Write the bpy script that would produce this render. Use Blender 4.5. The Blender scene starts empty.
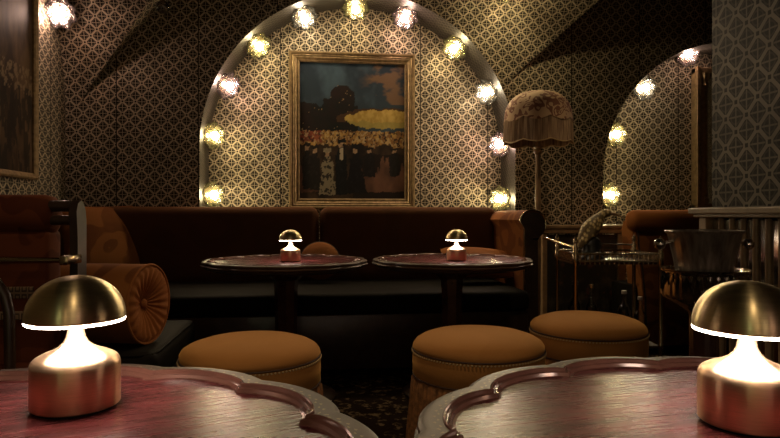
import bpy, bmesh, math, random
from mathutils import Vector, Matrix, noise
from math import sin, cos, pi, radians, sqrt, atan2

random.seed(7)
SC = bpy.context.scene
COL = SC.collection
# ------------------------------------------------------------------ camera frame -> room helpers
F = 600.0
YAW = radians(7.0)
CA, SA = cos(YAW), sin(YAW)
EYE = 0.90
HY = 215.0


def cam2room(xc, zc, z=0.0):
    return Vector((xc * CA + zc * SA, -xc * SA + zc * CA, z))


def at(px, py, zc):
    return cam2room((px - 390) / F * zc, zc, EYE + (HY - py) / F * zc)


def at_y(px, py, y):
    s = (px - 390) / F
    zc = y / (CA - s * SA)
    return at(px, py, zc)


def at_x(px, py, x):
    s = (px - 390) / F
    zc = x / (s * CA + SA)
    return at(px, py, zc)


# ------------------------------------------------------------------ mesh builder
class MB:
    def __init__(self):
        self.bm = bmesh.new()
        self.uv = self.bm.loops.layers.uv.new('UVMap')

    def box(self, c, s, bevel=0.0, seg=2, rot=None):
        r = bmesh.ops.create_cube(self.bm, size=1.0)
        vs = r['verts']
        for v in vs:
            v.co = Vector((v.co.x * s[0], v.co.y * s[1], v.co.z * s[2]))
        if bevel > 0:
            es = list({e for v in vs for e in v.link_edges})
            b = bmesh.ops.bevel(self.bm, geom=es, offset=bevel, segments=seg, profile=0.5, affect='EDGES')
            vs = list({v for f in b['faces'] for v in f.verts} | {v for v in vs if v.is_valid})
        M = Matrix.Translation(Vector(c))
        if rot is not None:
            M = M @ rot
        for v in vs:
            v.co = M @ v.co
        return self

    def box2(self, lo, hi, bevel=0.0, seg=2):
        lo, hi = Vector(lo), Vector(hi)
        return self.box((lo + hi) / 2, hi - lo, bevel, seg)

    def grid(self, fn, nu, nv, uvfn=None, closed_u=False):
        rows = []
        for j in range(nv + 1):
            row = []
            for i in range(nu + (0 if closed_u else 1)):
                row.append(self.bm.verts.new(fn(i / nu, j / nv)))
            rows.append(row)
        for j in range(nv):
            for i in range(nu):
                i2 = (i + 1) % nu if closed_u else i + 1
                try:
                    f = self.bm.faces.new((rows[j][i], rows[j][i2], rows[j + 1][i2], rows[j + 1][i]))
                except ValueError:
                    continue
                if uvfn:
                    uvs = [uvfn(i / nu, j / nv), uvfn((i + 1) / nu, j / nv), uvfn((i + 1) / nu, (j + 1) / nv), uvfn(i / nu, (j + 1) / nv)]
                    for l, q in zip(f.loops, uvs):
                        l[self.uv].uv = q
        return rows

    def lathe(self, prof, seg=48, c=(0, 0, 0), mod=None, M=None, cap=True, uvscale=1.0):
        c = Vector(c)
        n = len(prof) - 1

        def fn(u, v):
            k = min(n, int(round(v * n)))
            r, z = prof[k]
            th = 2 * pi * u
            if mod:
                r = mod(r, th, k)
            p = Vector((r * cos(th), r * sin(th), z))
            if M is not None:
                p = M @ p
            return c + p
        rows = self.grid(fn, seg, n, lambda u, v: (u * uvscale, prof[min(n, int(round(v * n)))][0]), closed_u=True)
        if cap:
            for row, flip in ((rows[0], True), (rows[-1], False)):
                if prof[0 if flip else -1][0] > 1e-5:
                    try:
                        self.bm.faces.new(list(reversed(row)) if flip else row)
                    except ValueError:
                        pass
        return self

    def tube(self, pts, r, seg=10, cap=True, flat=None):
        pts = [Vector(p) for p in pts]
        n = len(pts)
        rs = r if isinstance(r, (list, tuple)) else [r] * n
        rows = []
        up = Vector((0, 0, 1))
        prev = None
        for i, p in enumerate(pts):
            t = (pts[min(n - 1, i + 1)] - pts[max(0, i - 1)]).normalized()
            if prev is None:
                a = up if abs(t.dot(up)) < 0.9 else Vector((1, 0, 0))
                nx = t.cross(a).normalized()
            else:
                nx = (prev - t * prev.dot(t)).normalized()
            prev = nx
            ny = t.cross(nx).normalized()
            fl = flat if flat else (1, 1)
            rows.append([self.bm.verts.new(p + nx * (rs[i] * fl[0] * cos(2 * pi * k / seg)) + ny * (rs[i] * fl[1] * sin(2 * pi * k / seg))) for k in range(seg)])
        for i in range(n - 1):
            for k in range(seg):
                k2 = (k + 1) % seg
                self.bm.faces.new((rows[i][k], rows[i][k2], rows[i + 1][k2], rows[i + 1][k]))
        if cap:
            self.bm.faces.new(list(reversed(rows[0])))
            self.bm.faces.new(rows[-1])
        return self

    def ball(self, c, r, s=(1, 1, 1), u=20, v=12):
        M = Matrix.Translation(Vector(c)) @ Matrix.Diagonal((r * s[0], r * s[1], r * s[2], 1))
        bmesh.ops.create_uvsphere(self.bm, u_segments=u, v_segments=v, radius=1.0, matrix=M)
        return self

    def extrude(self, poly, fn, d0, d1):
        """closed 2D poly (a,b) swept from d0 to d1; fn(a,b,d)->point"""
        A = [self.bm.verts.new(fn(a, b, d0)) for a, b in poly]
        B = [self.bm.verts.new(fn(a, b, d1)) for a, b in poly]
        n = len(poly)
        for i in range(n):
            j = (i + 1) % n
            self.bm.faces.new((A[i], A[j], B[j], B[i]))
        self.bm.faces.new(list(reversed(A)))
        self.bm.faces.new(B)
        return self

    def pillow(self, w, h, t, M, n=14):
        """soft square cushion in its local XY plane, thickness along Z"""
        for sgn in (1, -1):
            def fn(u, v):
                a, b = 2 * u - 1, 2 * v - 1
                k = max(0.0, (1 - abs(a) ** 2.6)) ** 0.5 * max(0.0, (1 - abs(b) ** 2.6)) ** 0.5
                pin = 1 - 0.07 * (1 - abs(a * b)) * (max(abs(a), abs(b)) ** 4)
                p = Vector((a * w / 2 * pin, b * h / 2 * pin, sgn * t / 2 * k))
                return M @ p
            self.grid(fn, n, n, lambda u, v: (u * w, v * h))
        bmesh.ops.remove_doubles(self.bm, verts=self.bm.verts[:], dist=1e-5)
        return self

    def build(self, name, mat, parent=None, smooth=35, loc=None):
        bmesh.ops.recalc_face_normals(self.bm, faces=self.bm.faces[:])
        me = bpy.data.meshes.new(name)
        self.bm.to_mesh(me)
        self.bm.free()
        me.materials.append(mat)
        if smooth:
            me.shade_smooth()
            me.set_sharp_from_angle(angle=radians(smooth))
        o = bpy.data.objects.new(name, me)
        COL.objects.link(o)
        if parent:
            o.parent = parent
        if loc is not None:
            o.location = loc
        return o


def tag(o, label=None, cat=None, group=None, kind=None):
    if label:
        o['label'] = label
    if cat:
        o['category'] = cat
    if group:
        o['group'] = group
    if kind:
        o['kind'] = kind
    return o


def thing(name, label, cat, loc=(0, 0, 0), rz=0.0, group=None):
    o = bpy.data.objects.new(name, None)
    o.empty_display_size = 0.1
    COL.objects.link(o)
    o.location = loc
    o.rotation_euler = (0, 0, rz)
    return tag(o, label, cat, group)


def dup(root, loc, rz=0.0, label=None, rot=None):
    r = root.copy()
    COL.objects.link(r)
    r.location = loc
    r.rotation_euler = rot if rot else (0, 0, rz)
    if label:
        r['label'] = label
    for ch in list(root.children):
        c = ch.copy()
        COL.objects.link(c)
        c.parent = r
        for g in list(ch.children):
            d = g.copy()
            COL.objects.link(d)
            d.parent = c
    return r


def struct(o):
    o['kind'] = 'structure'
    return o


# ------------------------------------------------------------------ materials
class NT:
    def __init__(self, name):
        self.m = bpy.data.materials.new(name)
        self.m.use_nodes = True
        self.t = self.m.node_tree
        self.t.nodes.clear()
        self.out = self.t.nodes.new('ShaderNodeOutputMaterial')

    def n(self, typ, **kw):
        nd = self.t.nodes.new(typ)
        for k, v in kw.items():
            setattr(nd, k, v)
        return nd

    def link(self, a, b):
        self.t.links.new(a, b)

    def val(self, sock, v):
        if hasattr(v, 'node'):
            self.link(v, sock)
        else:
            sock.default_value = v

    def math(self, op, a, b=None, c=None):
        nd = self.n('ShaderNodeMath', operation=op)
        self.val(nd.inputs[0], a)
        if b is not None:
            self.val(nd.inputs[1], b)
        if c is not None:
            self.val(nd.inputs[2], c)
        return nd.outputs[0]

    def mix(self, f, a, b):
        nd = self.n('ShaderNodeMix', data_type='RGBA')
        self.val(nd.inputs[0], f)
        for s, v in ((nd.inputs[6], a), (nd.inputs[7], b)):
            self.val(s, v if hasattr(v, 'node') else (*v[:3], 1.0))
        return nd.outputs[2]

    def noise(self, scale, detail=3, vec=None, rough=0.55):
        nd = self.n('ShaderNodeTexNoise')
        nd.inputs['Scale'].default_value = scale
        nd.inputs['Detail'].default_value = detail
        nd.inputs['Roughness'].default_value = rough
        if vec is not None:
            self.link(vec, nd.inputs['Vector'])
        return nd.outputs[0]

    def ramp(self, f, lo, hi):
        nd = self.n('ShaderNodeMapRange')
        self.val(nd.inputs[0], f)
        nd.inputs[1].default_value = lo
        nd.inputs[2].default_value = hi
        return nd.outputs[0]

    def obj(self, scale=(1, 1, 1)):
        tc = self.n('ShaderNodeTexCoord')
        mp = self.n('ShaderNodeMapping')
        mp.inputs['Scale'].default_value = scale
        self.link(tc.outputs['Object'], mp.inputs['Vector'])
        return mp.outputs[0]

    def uvxy(self):
        tc = self.n('ShaderNodeTexCoord')
        sp = self.n('ShaderNodeSeparateXYZ')
        self.link(tc.outputs['UV'], sp.inputs[0])
        return sp.outputs[0], sp.outputs[1]

    def bump(self, h, strength=0.3, dist=0.002):
        b = self.n('ShaderNodeBump')
        b.inputs['Strength'].default_value = strength
        b.inputs['Distance'].default_value = dist
        self.link(h, b.inputs['Height'])
        return b.outputs[0]

    def principled(self, **kw):
        p = self.n('ShaderNodeBsdfPrincipled')
        for k, v in kw.items():
            s = p.inputs[k.replace('_', ' ')]
            if hasattr(v, 'node'):
                self.link(v, s)
            elif isinstance(v, (tuple, list)):
                s.default_value = (*v[:3], 1.0)
            else:
                s.default_value = v
        self.link(p.outputs[0], self.out.inputs[0])
        return p


def wallpaper(name, cell=0.0715, gold=(0.64, 0.53, 0.38), ground=(0.008, 0.005, 0.004), seam=True):
    t = NT(name)
    u, v = t.uvxy()
    su = t.math('MULTIPLY', u, 1 / cell)
    sv = t.math('MULTIPLY', v, 1 / cell)
    au = t.math('ABSOLUTE', t.math('SUBTRACT', t.math('FRACT', su), 0.5))
    av = t.math('ABSOLUTE', t.math('SUBTRACT', t.math('FRACT', sv), 0.5))
    s = t.math('GREATER_THAN', t.math('ADD', au, av), 0.5)
    a = t.math('ADD', au, t.math('MULTIPLY', s, t.math('MULTIPLY_ADD', au, -2.0, 0.5)))
    b = t.math('ADD', av, t.math('MULTIPLY', s, t.math('MULTIPLY_ADD', av, -2.0, 0.5)))
    d1 = t.math('MULTIPLY', t.math('ADD', a, b), 2.0)
    d2 = t.math('MULTIPLY', t.math('MAXIMUM', a, b), 1 / 0.425)
    o = t.math('MAXIMUM', d1, d2)
    line = t.math('MULTIPLY', t.math('GREATER_THAN', o, 0.80), t.math('LESS_THAN', o, 1.01))
    mn = t.math('MINIMUM', a, b)
    cross = t.math('MULTIPLY', t.math('LESS_THAN', mn, 0.03), t.math('LESS_THAN', d1, 0.66))
    r2 = t.math('SQRT', t.math('ADD', t.math('MULTIPLY', a, a), t.math('MULTIPLY', b, b)))
    ring = t.math('LESS_THAN', t.math('ABSOLUTE', t.math('SUBTRACT', r2, 0.235)), 0.028)
    m = t.math('MAXIMUM', line, t.math('MAXIMUM', t.math('MULTIPLY', cross, 0.7), t.math('MULTIPLY', ring, 0.2)))
    if seam:
        su2 = t.math('ABSOLUTE', t.math('SUBTRACT', t.math('FRACT', t.math('MULTIPLY', u, 1 / 0.53)), 0.5))
        m = t.math('MULTIPLY', m, t.math('GREATER_THAN', su2, 0.006))
    wear = t.ramp(t.noise(9, 4, t.obj()), 0.25, 0.6)
    m2 = t.math('MULTIPLY', m, t.math('MULTIPLY_ADD', wear, 0.35, 0.65))
    c = t.mix(m2, ground, gold)
    t.principled(Base_Color=c, Roughness=0.5, Metallic=t.math('MULTIPLY', m2, 0.35), Specular_IOR_Level=0.15)
    return t.m


def simple(name, col, rough=0.5, metal=0.0, var=0.0, scale=12, bump=0.0, bscale=60, **kw):
    t = NT(name)
    c = col
    if var:
        nz = t.noise(scale, 4, t.obj())
        c = t.mix(t.ramp(nz, 0.3, 0.7), [x * (1 - var) for x in col], [min(1, x * (1 + var)) for x in col])
    args = dict(Base_Color=c, Roughness=rough, Metallic=metal)
    if bump:
        args['Normal'] = t.bump(t.noise(bscale, 3, t.obj()), bump)
    args.update(kw)
    t.principled(**args)
    return t.m


def velvet(name, dark, light, pat=7.0, amount=0.5):
    t = NT(name)
    v = t.obj()
    warp = t.n('ShaderNodeTexNoise')
    warp.inputs['Scale'].default_value = pat * 0.7
    t.link(v, warp.inputs['Vector'])
    vor = t.n('ShaderNodeTexVoronoi', feature='SMOOTH_F1')
    vor.inputs['Scale'].default_value = pat
    ad = t.n('ShaderNodeMix', data_type='VECTOR')
    ad.inputs[0].default_value = 0.16
    t.link(v, ad.inputs[4])
    t.link(warp.outputs[1], ad.inputs[5])
    t.link(ad.outputs[1], vor.inputs['Vector'])
    wv = t.math('SINE', t.math('MULTIPLY', vor.outputs[0], 16.0))
    f = t.math('MULTIPLY', t.ramp(wv, 0.0, 0.35), amount)
    nap = t.ramp(t.noise(5, 3, v), 0.3, 0.75)
    c = t.mix(f, dark, light)
    c = t.mix(t.math('MULTIPLY', nap, 0.35), c, [x * 1.5 for x in dark])
    p = t.principled(Base_Color=c, Roughness=0.85, Specular_IOR_Level=0.15, Normal=t.bump(t.noise(220, 2, v), 0.25, 0.001))
    p.inputs['Sheen Weight'].default_value = 0.5
    p.inputs['Sheen Roughness'].default_value = 0.4
    p.inputs['Sheen Tint'].default_value = (*[min(1, x * 3) for x in light], 1)
    return t.m


def brushed(name, col, rough=0.3, aniso=0.6, metal=1.0):
    t = NT(name)
    nz = t.noise(1.0, 3, t.obj((40, 40, 900)))
    r = t.math('MULTIPLY_ADD', nz, 0.22, rough - 0.1)
    tg = t.n('ShaderNodeTangent', direction_type='RADIAL', axis='Z')
    c = t.mix(t.ramp(nz, 0.3, 0.7), [x * 0.85 for x in col], col)
    p = t.principled(Base_Color=c, Metallic=metal, Roughness=r, Anisotropic=aniso, Anisotropic_Rotation=0.25, Normal=t.bump(nz, 0.06, 0.0006))
    t.link(tg.outputs[0], p.inputs['Tangent'])
    return t.m


def emit(name, col, strength):
    t = NT(name)
    e = t.n('ShaderNodeEmission')
    e.inputs[0].default_value = (*col, 1)
    e.inputs[1].default_value = strength
    t.link(e.outputs[0], t.out.inputs[0])
    return t.m


def petal_glass(name, col):
    t = NT(name)
    tr = t.n('ShaderNodeBsdfTransparent')
    tl = t.n('ShaderNodeBsdfTranslucent')
    tl.inputs[0].default_value = (*col, 1)
    gl = t.n('ShaderNodeBsdfGlossy')
    gl.inputs[0].default_value = (*col, 1)
    gl.inputs['Roughness'].default_value = 0.15
    df = t.n('ShaderNodeBsdfDiffuse')
    df.inputs[0].default_value = (*col, 1)
    m0 = t.n('ShaderNodeMixShader')
    m0.inputs[0].default_value = 0.4
    t.link(tl.outputs[0], m0.inputs[1])
    t.link(df.outputs[0], m0.inputs[2])
    m1 = t.n('ShaderNodeMixShader')
    m1.inputs[0].default_value = 0.2
    t.link(m0.outputs[0], m1.inputs[1])
    t.link(gl.outputs[0], m1.inputs[2])
    u, v = t.uvxy()
    edge = t.math('MAXIMUM', t.ramp(v, 0.80, 0.93), t.ramp(t.math('ABSOLUTE', t.math('SINE', t.math('MULTIPLY', v, 14.0))), 0.75, 1.0))
    vein = t.math('MAXIMUM', edge, t.ramp(t.math('ABSOLUTE', t.math('SUBTRACT', t.math('FRACT', u), 0.5)), 0.34, 0.5))
    fac = t.math('MULTIPLY_ADD', vein, 0.5, 0.22)
    m2 = t.n('ShaderNodeMixShader')
    t.link(fac, m2.inputs[0])
    t.link(tr.outputs[0], m2.inputs[1])
    t.link(m1.outputs[0], m2.inputs[2])
    t.link(m2.outputs[0], t.out.inputs[0])
    return t.m


def glass(name, col, rough=0.02, alpha=0.5):
    t = NT(name)
    tr = t.n('ShaderNodeBsdfTransparent')
    tr.inputs[0].default_value = (*col, 1)
    gl = t.n('ShaderNodeBsdfGlossy')
    gl.inputs['Roughness'].default_value = rough
    fr = t.n('ShaderNodeFresnel')
    fr.inputs[0].default_value = 1.5
    m = t.n('ShaderNodeMixShader')
    t.link(t.math('MULTIPLY_ADD', fr.outputs[0], 1.0, alpha * 0.12), m.inputs[0])
    t.link(tr.outputs[0], m.inputs[1])
    t.link(gl.outputs[0], m.inputs[2])
    t.link(m.outputs[0], t.out.inputs[0])
    return t.m


M_paper = wallpaper('wallpaper', 0.083)
M_paper_soffit = wallpaper('wallpaper_vault', 0.083, seam=False)
M_paper_silver = wallpaper('wallpaper_silver', 0.088, (0.17, 0.15, 0.125), (0.003, 0.002, 0.002), seam=False)
M_reveal_dimmed = wallpaper('wallpaper_reveal_dimmed', 0.05, (0.13, 0.11, 0.09), (0.012, 0.010, 0.009), seam=False)  # wallpaper darkened and greyed: the reveal's dim glancing light put into its colour
M_ceiling = simple('dark_plaster', (0.012, 0.009, 0.008), 0.9)


def carpet():
    t = NT('carpet')
    v = t.obj()
    n1 = t.noise(28, 5, v, 0.6)
    vor = t.n('ShaderNodeTexVoronoi')
    vor.inputs['Scale'].default_value = 16
    t.link(v, vor.inputs['Vector'])
    f = t.math('MULTIPLY', t.ramp(n1, 0.5, 0.6), t.math('LESS_THAN', vor.outputs[0], 0.55))
    c = t.mix(f, (0.018, 0.010, 0.006), (0.16, 0.11, 0.06))
    t.principled(Base_Color=c, Roughness=0.95, Specular_IOR_Level=0.05, Normal=t.bump(t.noise(300, 2, v), 0.5, 0.003))
    return t.m


M_carpet = carpet()


def mahogany():
    t = NT('mahogany')
    v = t.obj((2.2, 22, 6))
    g = t.noise(2.2, 5, v, 0.65)
    fine = t.noise(18, 3, t.obj((1, 9, 4)))
    c = t.mix(t.ramp(g, 0.35, 0.68), (0.055, 0.011, 0.011), (0.16, 0.030, 0.031))
    r = t.math('MULTIPLY_ADD', fine, 0.05, 0.25)
    t.principled(Base_Color=c, Roughness=r, Specular_IOR_Level=0.22, Coat_Weight=0.03, Coat_Roughness=0.22,
                 Normal=t.bump(t.noise(160, 2, t.obj()), 0.03, 0.0003))
    return t.m


M_mahog = mahogany()


def rim_wood():
    t = NT('rim_bronzed_wood')
    u, v = t.uvxy()
    # a line of small embossed leaves running round the flat border
    fu = t.math('FRACT', u)
    du = t.math('ABSOLUTE', t.math('SUBTRACT', fu, 0.5))
    wob = t.math('MULTIPLY', t.math('SINE', t.math('MULTIPLY', u, pi)), 0.13)
    dv = t.math('ABSOLUTE', t.math('SUBTRACT', v, t.math('ADD', 0.5, wob)))
    leaf = t.math('LESS_THAN', t.math('ADD', t.math('MULTIPLY', du, 0.7), t.math('MULTIPLY', dv, 2.2)), 0.24)
    nz = t.noise(14, 4, t.obj())
    c0 = t.mix(t.ramp(nz, 0.3, 0.7), (0.065, 0.036, 0.024), (0.10, 0.058, 0.038))
    c = t.mix(t.math('MULTIPLY', leaf, 0.75), c0, (0.30, 0.20, 0.10))
    p = t.principled(Base_Color=c, Roughness=0.42, Specular_IOR_Level=0.28, Metallic=0.05,
                     Normal=t.bump(leaf, 0.35, 0.001))
    return t.m


M_rim = rim_wood()
M_mould = simple('polished_red_brown_moulding', (0.16, 0.065, 0.048), 0.2, 0.15, var=0.25, scale=15, Specular_IOR_Level=0.6)
M_darkwood = simple('dark_wood', (0.035, 0.018, 0.011), 0.32, var=0.4, scale=20)
M_dkgloss = simple('dark_gloss_wood', (0.05, 0.018, 0.012), 0.22, var=0.3, scale=15, Coat_Weight=0.4)
M_brown_velvet = velvet('brown_velvet', (0.080, 0.030, 0.010), (0.10, 0.036, 0.012), 4, 0.4)
M_rust_floral = velvet('rust_floral_velvet', (0.23, 0.085, 0.022), (0.085, 0.024, 0.008), 6.5, 0.75)
M_rust = velvet('rust_velvet', (0.22, 0.075, 0.02), (0.26, 0.095, 0.026), 3, 0.4)
M_red_floral = velvet('red_floral_velvet', (0.13, 0.035, 0.013), (0.06, 0.014, 0.006), 9, 0.8)
M_mustard = velvet('mustard_velvet', (0.34, 0.15, 0.042), (0.40, 0.18, 0.052), 3, 0.4)
M_fringe = simple('fringe_cord', (0.26, 0.11, 0.035), 0.85, var=0.45, scale=60)
M_thread = simple('pale_thread', (0.55, 0.38, 0.18), 0.6)
M_piping = simple('dark_piping', (0.05, 0.02, 0.008), 0.7)
M_leather = simple('dark_leather', (0.008, 0.006, 0.004), 0.7, Specular_IOR_Level=0.08, var=0.2, bump=0.15, bscale=180)
M_brass = brushed('brushed_brass', (0.86, 0.71, 0.42), 0.34, 0.8)
M_copper = brushed('brushed_copper', (0.90, 0.58, 0.37), 0.33, 0.75, 0.96)
M_rubber = simple('black_rubber', (0.01, 0.01, 0.01), 0.6)
M_polbrass = simple('polished_brass', (0.44, 0.34, 0.22), 0.2, 1.0)
M_chrome = simple('polished_silver', (0.55, 0.50, 0.46), 0.08, 1.0)
M_gold = simple('antique_gilt', (0.27, 0.18, 0.09), 0.42, 0.55, var=0.35, scale=30, bump=0.3, bscale=90)
M_goldmat = simple('dull_gilt', (0.30, 0.19, 0.09), 0.6, 0.2, var=0.35, scale=40)
M_palewood = simple('pale_waxed_wood', (0.30, 0.19, 0.10), 0.4, var=0.3, scale=18)
M_mirror = simple('antique_mirror', (0.55, 0.52, 0.47), 0.09, 1.0, var=0.35, scale=26)
M_black = simple('black_lacquer', (0.008, 0.008, 0.008), 0.35)
M_bottle = simple('dark_bottle_glass', (0.010, 0.008, 0.006), 0.06, Specular_IOR_Level=0.8)
M_clearglass = glass('clear_glass', (0.82, 0.80, 0.74))
M_white = simple('white_cap', (0.55, 0.45, 0.38), 0.5)
M_fabric_shade = None

WARM = {'yellow': (1.0, 0.80, 0.42), 'white': (1.0, 0.82, 0.55), 'pink': (1.0, 0.66, 0.52)}
BULB_L = 230.0
M_bulb = {k: emit('bulb_glow_' + k, c, BULB_L) for k, c in WARM.items()}
M_petal = {'yellow': petal_glass('glass_yellow', (0.10, 0.09, 0.05)), 'white': petal_glass('glass_white', (0.09, 0.085, 0.075)), 'pink': petal_glass('glass_pink', (0.09, 0.075, 0.07))}
M_diff = emit('lamp_diffuser_glow', (1.0, 0.86, 0.70), 26.0)

# ------------------------------------------------------------------ SETTING
KS = 1.16
zk_ = lambda z: EYE + (z - EYE) * KS
XL = -1.42 * KS          # left wall
YF, YB = 3.62 * KS, 3.92 * KS  # arched wall plane, alcove back plane
A1 = (0.277 * KS, zk_(1.295), 0.955 * KS)   # arch over the sofa: centre x, springing z, radius
A2 = (2.703 * KS, zk_(1.135), 0.895 * KS)   # second arch
XR_END = 4.9
ZC = zk_(2.62)

b = MB()
b.box2((XL - 0.2, -2.2, -0.1), (XR_END, YB + 0.2, 0.0))
struct(b.build('floor', M_carpet, smooth=0))
b = MB()
b.box2((XL - 0.2, -2.2, ZC), (XR_END, YB + 0.2, ZC + 0.1))
struct(b.build('ceiling', M_ceiling, smooth=0))


def wall_box(name, lo, hi, axis, mat=M_paper):
    m = MB()
    m.box2(lo, hi)
    for f in m.bm.faces:
        for l in f.loops:
            co = l.vert.co
            l[m.uv].uv = (co.x, co.z) if axis == 'x' else (co.y, co.z)
    return struct(m.build(name, mat, smooth=0))


wall_box('wall_alcove', (XL, YB, 0), (XR_END, YB + 0.1, ZC), 'x')
wall_box('wall_left', (XL - 0.1, -2.2, 0), (XL, YB + 0.1, ZC), 'y')
wall_box('wall_front', (XL, -2.2, 0), (XR_END, -2.1, ZC), 'x')
wall_box('wall_right', (1.225, -2.1, 0), (1.9, 1.735, ZC), 'y', M_paper_silver)
wall_box('wall_right_far', (XR_END - 0.1, -2.1, 0), (XR_END, YB, ZC), 'y')

# groin curves of the vault (x, y, z), rising from the corner and from the pier
GL = [Vector((p[0] * KS, p[1] * KS, zk_(p[2]))) for p in ((-1.36, 3.62, 1.50), (-1.29, 3.610, 1.62), (-1.19, 3.580, 1.755), (-1.06, 3.530, 1.92), (-0.914, 3.46, 2.09), (-0.72, 3.33, 2.28), (-0.45, 3.1, 2.48), (-0.1, 2.8, 2.62))]
G2 = [Vector((p[0] * KS, p[1] * KS, zk_(p[2]))) for p in ((1.150, 3.62, 1.69), (1.30, 3.610, 1.84), (1.47, 3.570, 1.988), (1.59, 3.52, 2.10), (1.71, 3.46, 2.207), (1.90, 3.33, 2.36), (2.15, 3.15, 2.50), (2.45, 2.9, 2.62))]


def lerp_curve(pts, t):
    f = t * (len(pts) - 1)
    i = min(len(pts) - 2, int(f))
    return pts[i].lerp(pts[i + 1], f - i)


# arched wall (its own thickness is the reveal of the arches)
def arch_z(x):
    for cx, zs, R in (A1, A2):
        if abs(x - cx) < R - 1e-6:
            return zs + sqrt(max(0, R * R - (x - cx) ** 2))
    return 0.0


xs = [XL]
for cx, zs, R in (A1, A2):
    xs += [cx - R - 1e-5] + [cx - R * cos(pi * k / 72) for k in range(1, 72)] + [cx + R + 1e-5]
    xs += [cx - R + 1e-5, cx + R - 1e-5]
xs += [XL + 0.1 * k for k in range(1, 8)] + [1.5, 1.7, 1.9, XR_END]
xs = sorted(x for x in set(xs) if x <= XR_END)
m = MB()
for x0, x1 in zip(xs[:-1], xs[1:]):
    za = arch_z(x0 + 2e-5 if x1 - x0 > 1e-4 else x0)
    zb = arch_z(x1 - 2e-5 if x1 - x0 > 1e-4 else x1)
    xm = (x0 + x1) / 2
    inside = any(abs(xm - cx) < R for cx, zs, R in (A1, A2))
    if not inside:
        za = zb = 0.0
    for y in (YF,):
        vs = [m.bm.verts.new(p) for p in ((x0, y, za), (x1, y, zb), (x1, y, ZC), (x0, y, ZC))]
        f = m.bm.faces.new(vs)
        for l in f.loops:
            l[m.uv].uv = (l.vert.co.x, l.vert.co.z)
struct(m.build('wall_back', M_paper, smooth=0))

# arch reveals
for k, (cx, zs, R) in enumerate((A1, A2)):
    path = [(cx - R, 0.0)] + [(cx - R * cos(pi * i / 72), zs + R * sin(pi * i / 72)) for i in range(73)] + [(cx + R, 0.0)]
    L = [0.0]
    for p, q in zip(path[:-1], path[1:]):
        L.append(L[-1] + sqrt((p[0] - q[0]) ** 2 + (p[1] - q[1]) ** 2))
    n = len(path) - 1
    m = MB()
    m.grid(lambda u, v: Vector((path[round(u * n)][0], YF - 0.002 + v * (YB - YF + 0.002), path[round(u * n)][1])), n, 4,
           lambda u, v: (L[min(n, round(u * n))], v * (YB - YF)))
    struct(m.build('trim_%d' % (k + 1), M_reveal_dimmed, smooth=40))

# left web of the vault: barrel along x from the left wall to the groin; and the back cell barrel along y
NV = 42
arcl = [0.0]
for i in range(NV):
    a, c = lerp_curve(GL, i / NV), lerp_curve(GL, (i + 1) / NV)
    arcl.append(arcl[-1] + sqrt((a.y - c.y) ** 2 + (a.z - c.z) ** 2))


def webL(u, v):
    g = lerp_curve(GL, v)
    return Vector((XL + (g.x - XL) * u, g.y, g.z))


m = MB()
m.grid(webL, 8, NV, lambda u, v: (webL(u, v).x, GL[0].z + arcl[min(NV, round(v * NV))]))
struct(m.build('ceiling_vault', M_paper_soffit, smooth=60))
arcb = [0.0]
for i in range(NV):
    a, c = lerp_curve(GL, i / NV), lerp_curve(GL, (i + 1) / NV)
    arcb.append(arcb[-1] + sqrt((a.x - c.x) ** 2 + (a.z - c.z) ** 2))
m = MB()
m.grid(lambda u, v: Vector((lerp_curve(GL, v).x, lerp_curve(GL, v).y + (YF - lerp_curve(GL, v).y) * u, lerp_curve(GL, v).z)), 4, NV,
       lambda u, v: (lerp_curve(GL, v).y + (YF - lerp_curve(GL, v).y) * u, arcb[min(NV, round(v * NV))]))
struct(m.build('ceiling_vault', M_paper_soffit, smooth=60))

# pendentive fan above the pier between the arches
phi0 = atan2(G2[0].z - A1[1], G2[0].x - A1[0])


def fan(u, v):
    ph = phi0 + (radians(112) - phi0) * v
    e = Vector((A1[0] + A1[2] * cos(ph), YF - 0.003, A1[1] + A1[2] * sin(ph)))
    g = lerp_curve(G2, v)
    p = e.lerp(g, u)
    p.y -= 0.03 * sin(pi * u) * v
    return p


m = MB()
m.grid(fan, 16, NV, lambda u, v: (fan(u, v).x, fan(u, v).z + (YF - fan(u, v).y) * 0.5))
struct(m.build('ceiling_vault', M_paper_soffit, smooth=60))
m = MB()
m.grid(lambda u, v: Vector((lerp_curve(G2, v).x, lerp_curve(G2, v).y + (YF - lerp_curve(G2, v).y) * u, lerp_curve(G2, v).z)), 4, NV,
       lambda u, v: (lerp_curve(G2, v).y + (YF - lerp_curve(G2, v).y) * u, v * 1.6))
struct(m.build('ceiling_vault', M_paper_soffit, smooth=60))

# ------------------------------------------------------------------ FLOWER LIGHTS


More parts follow.
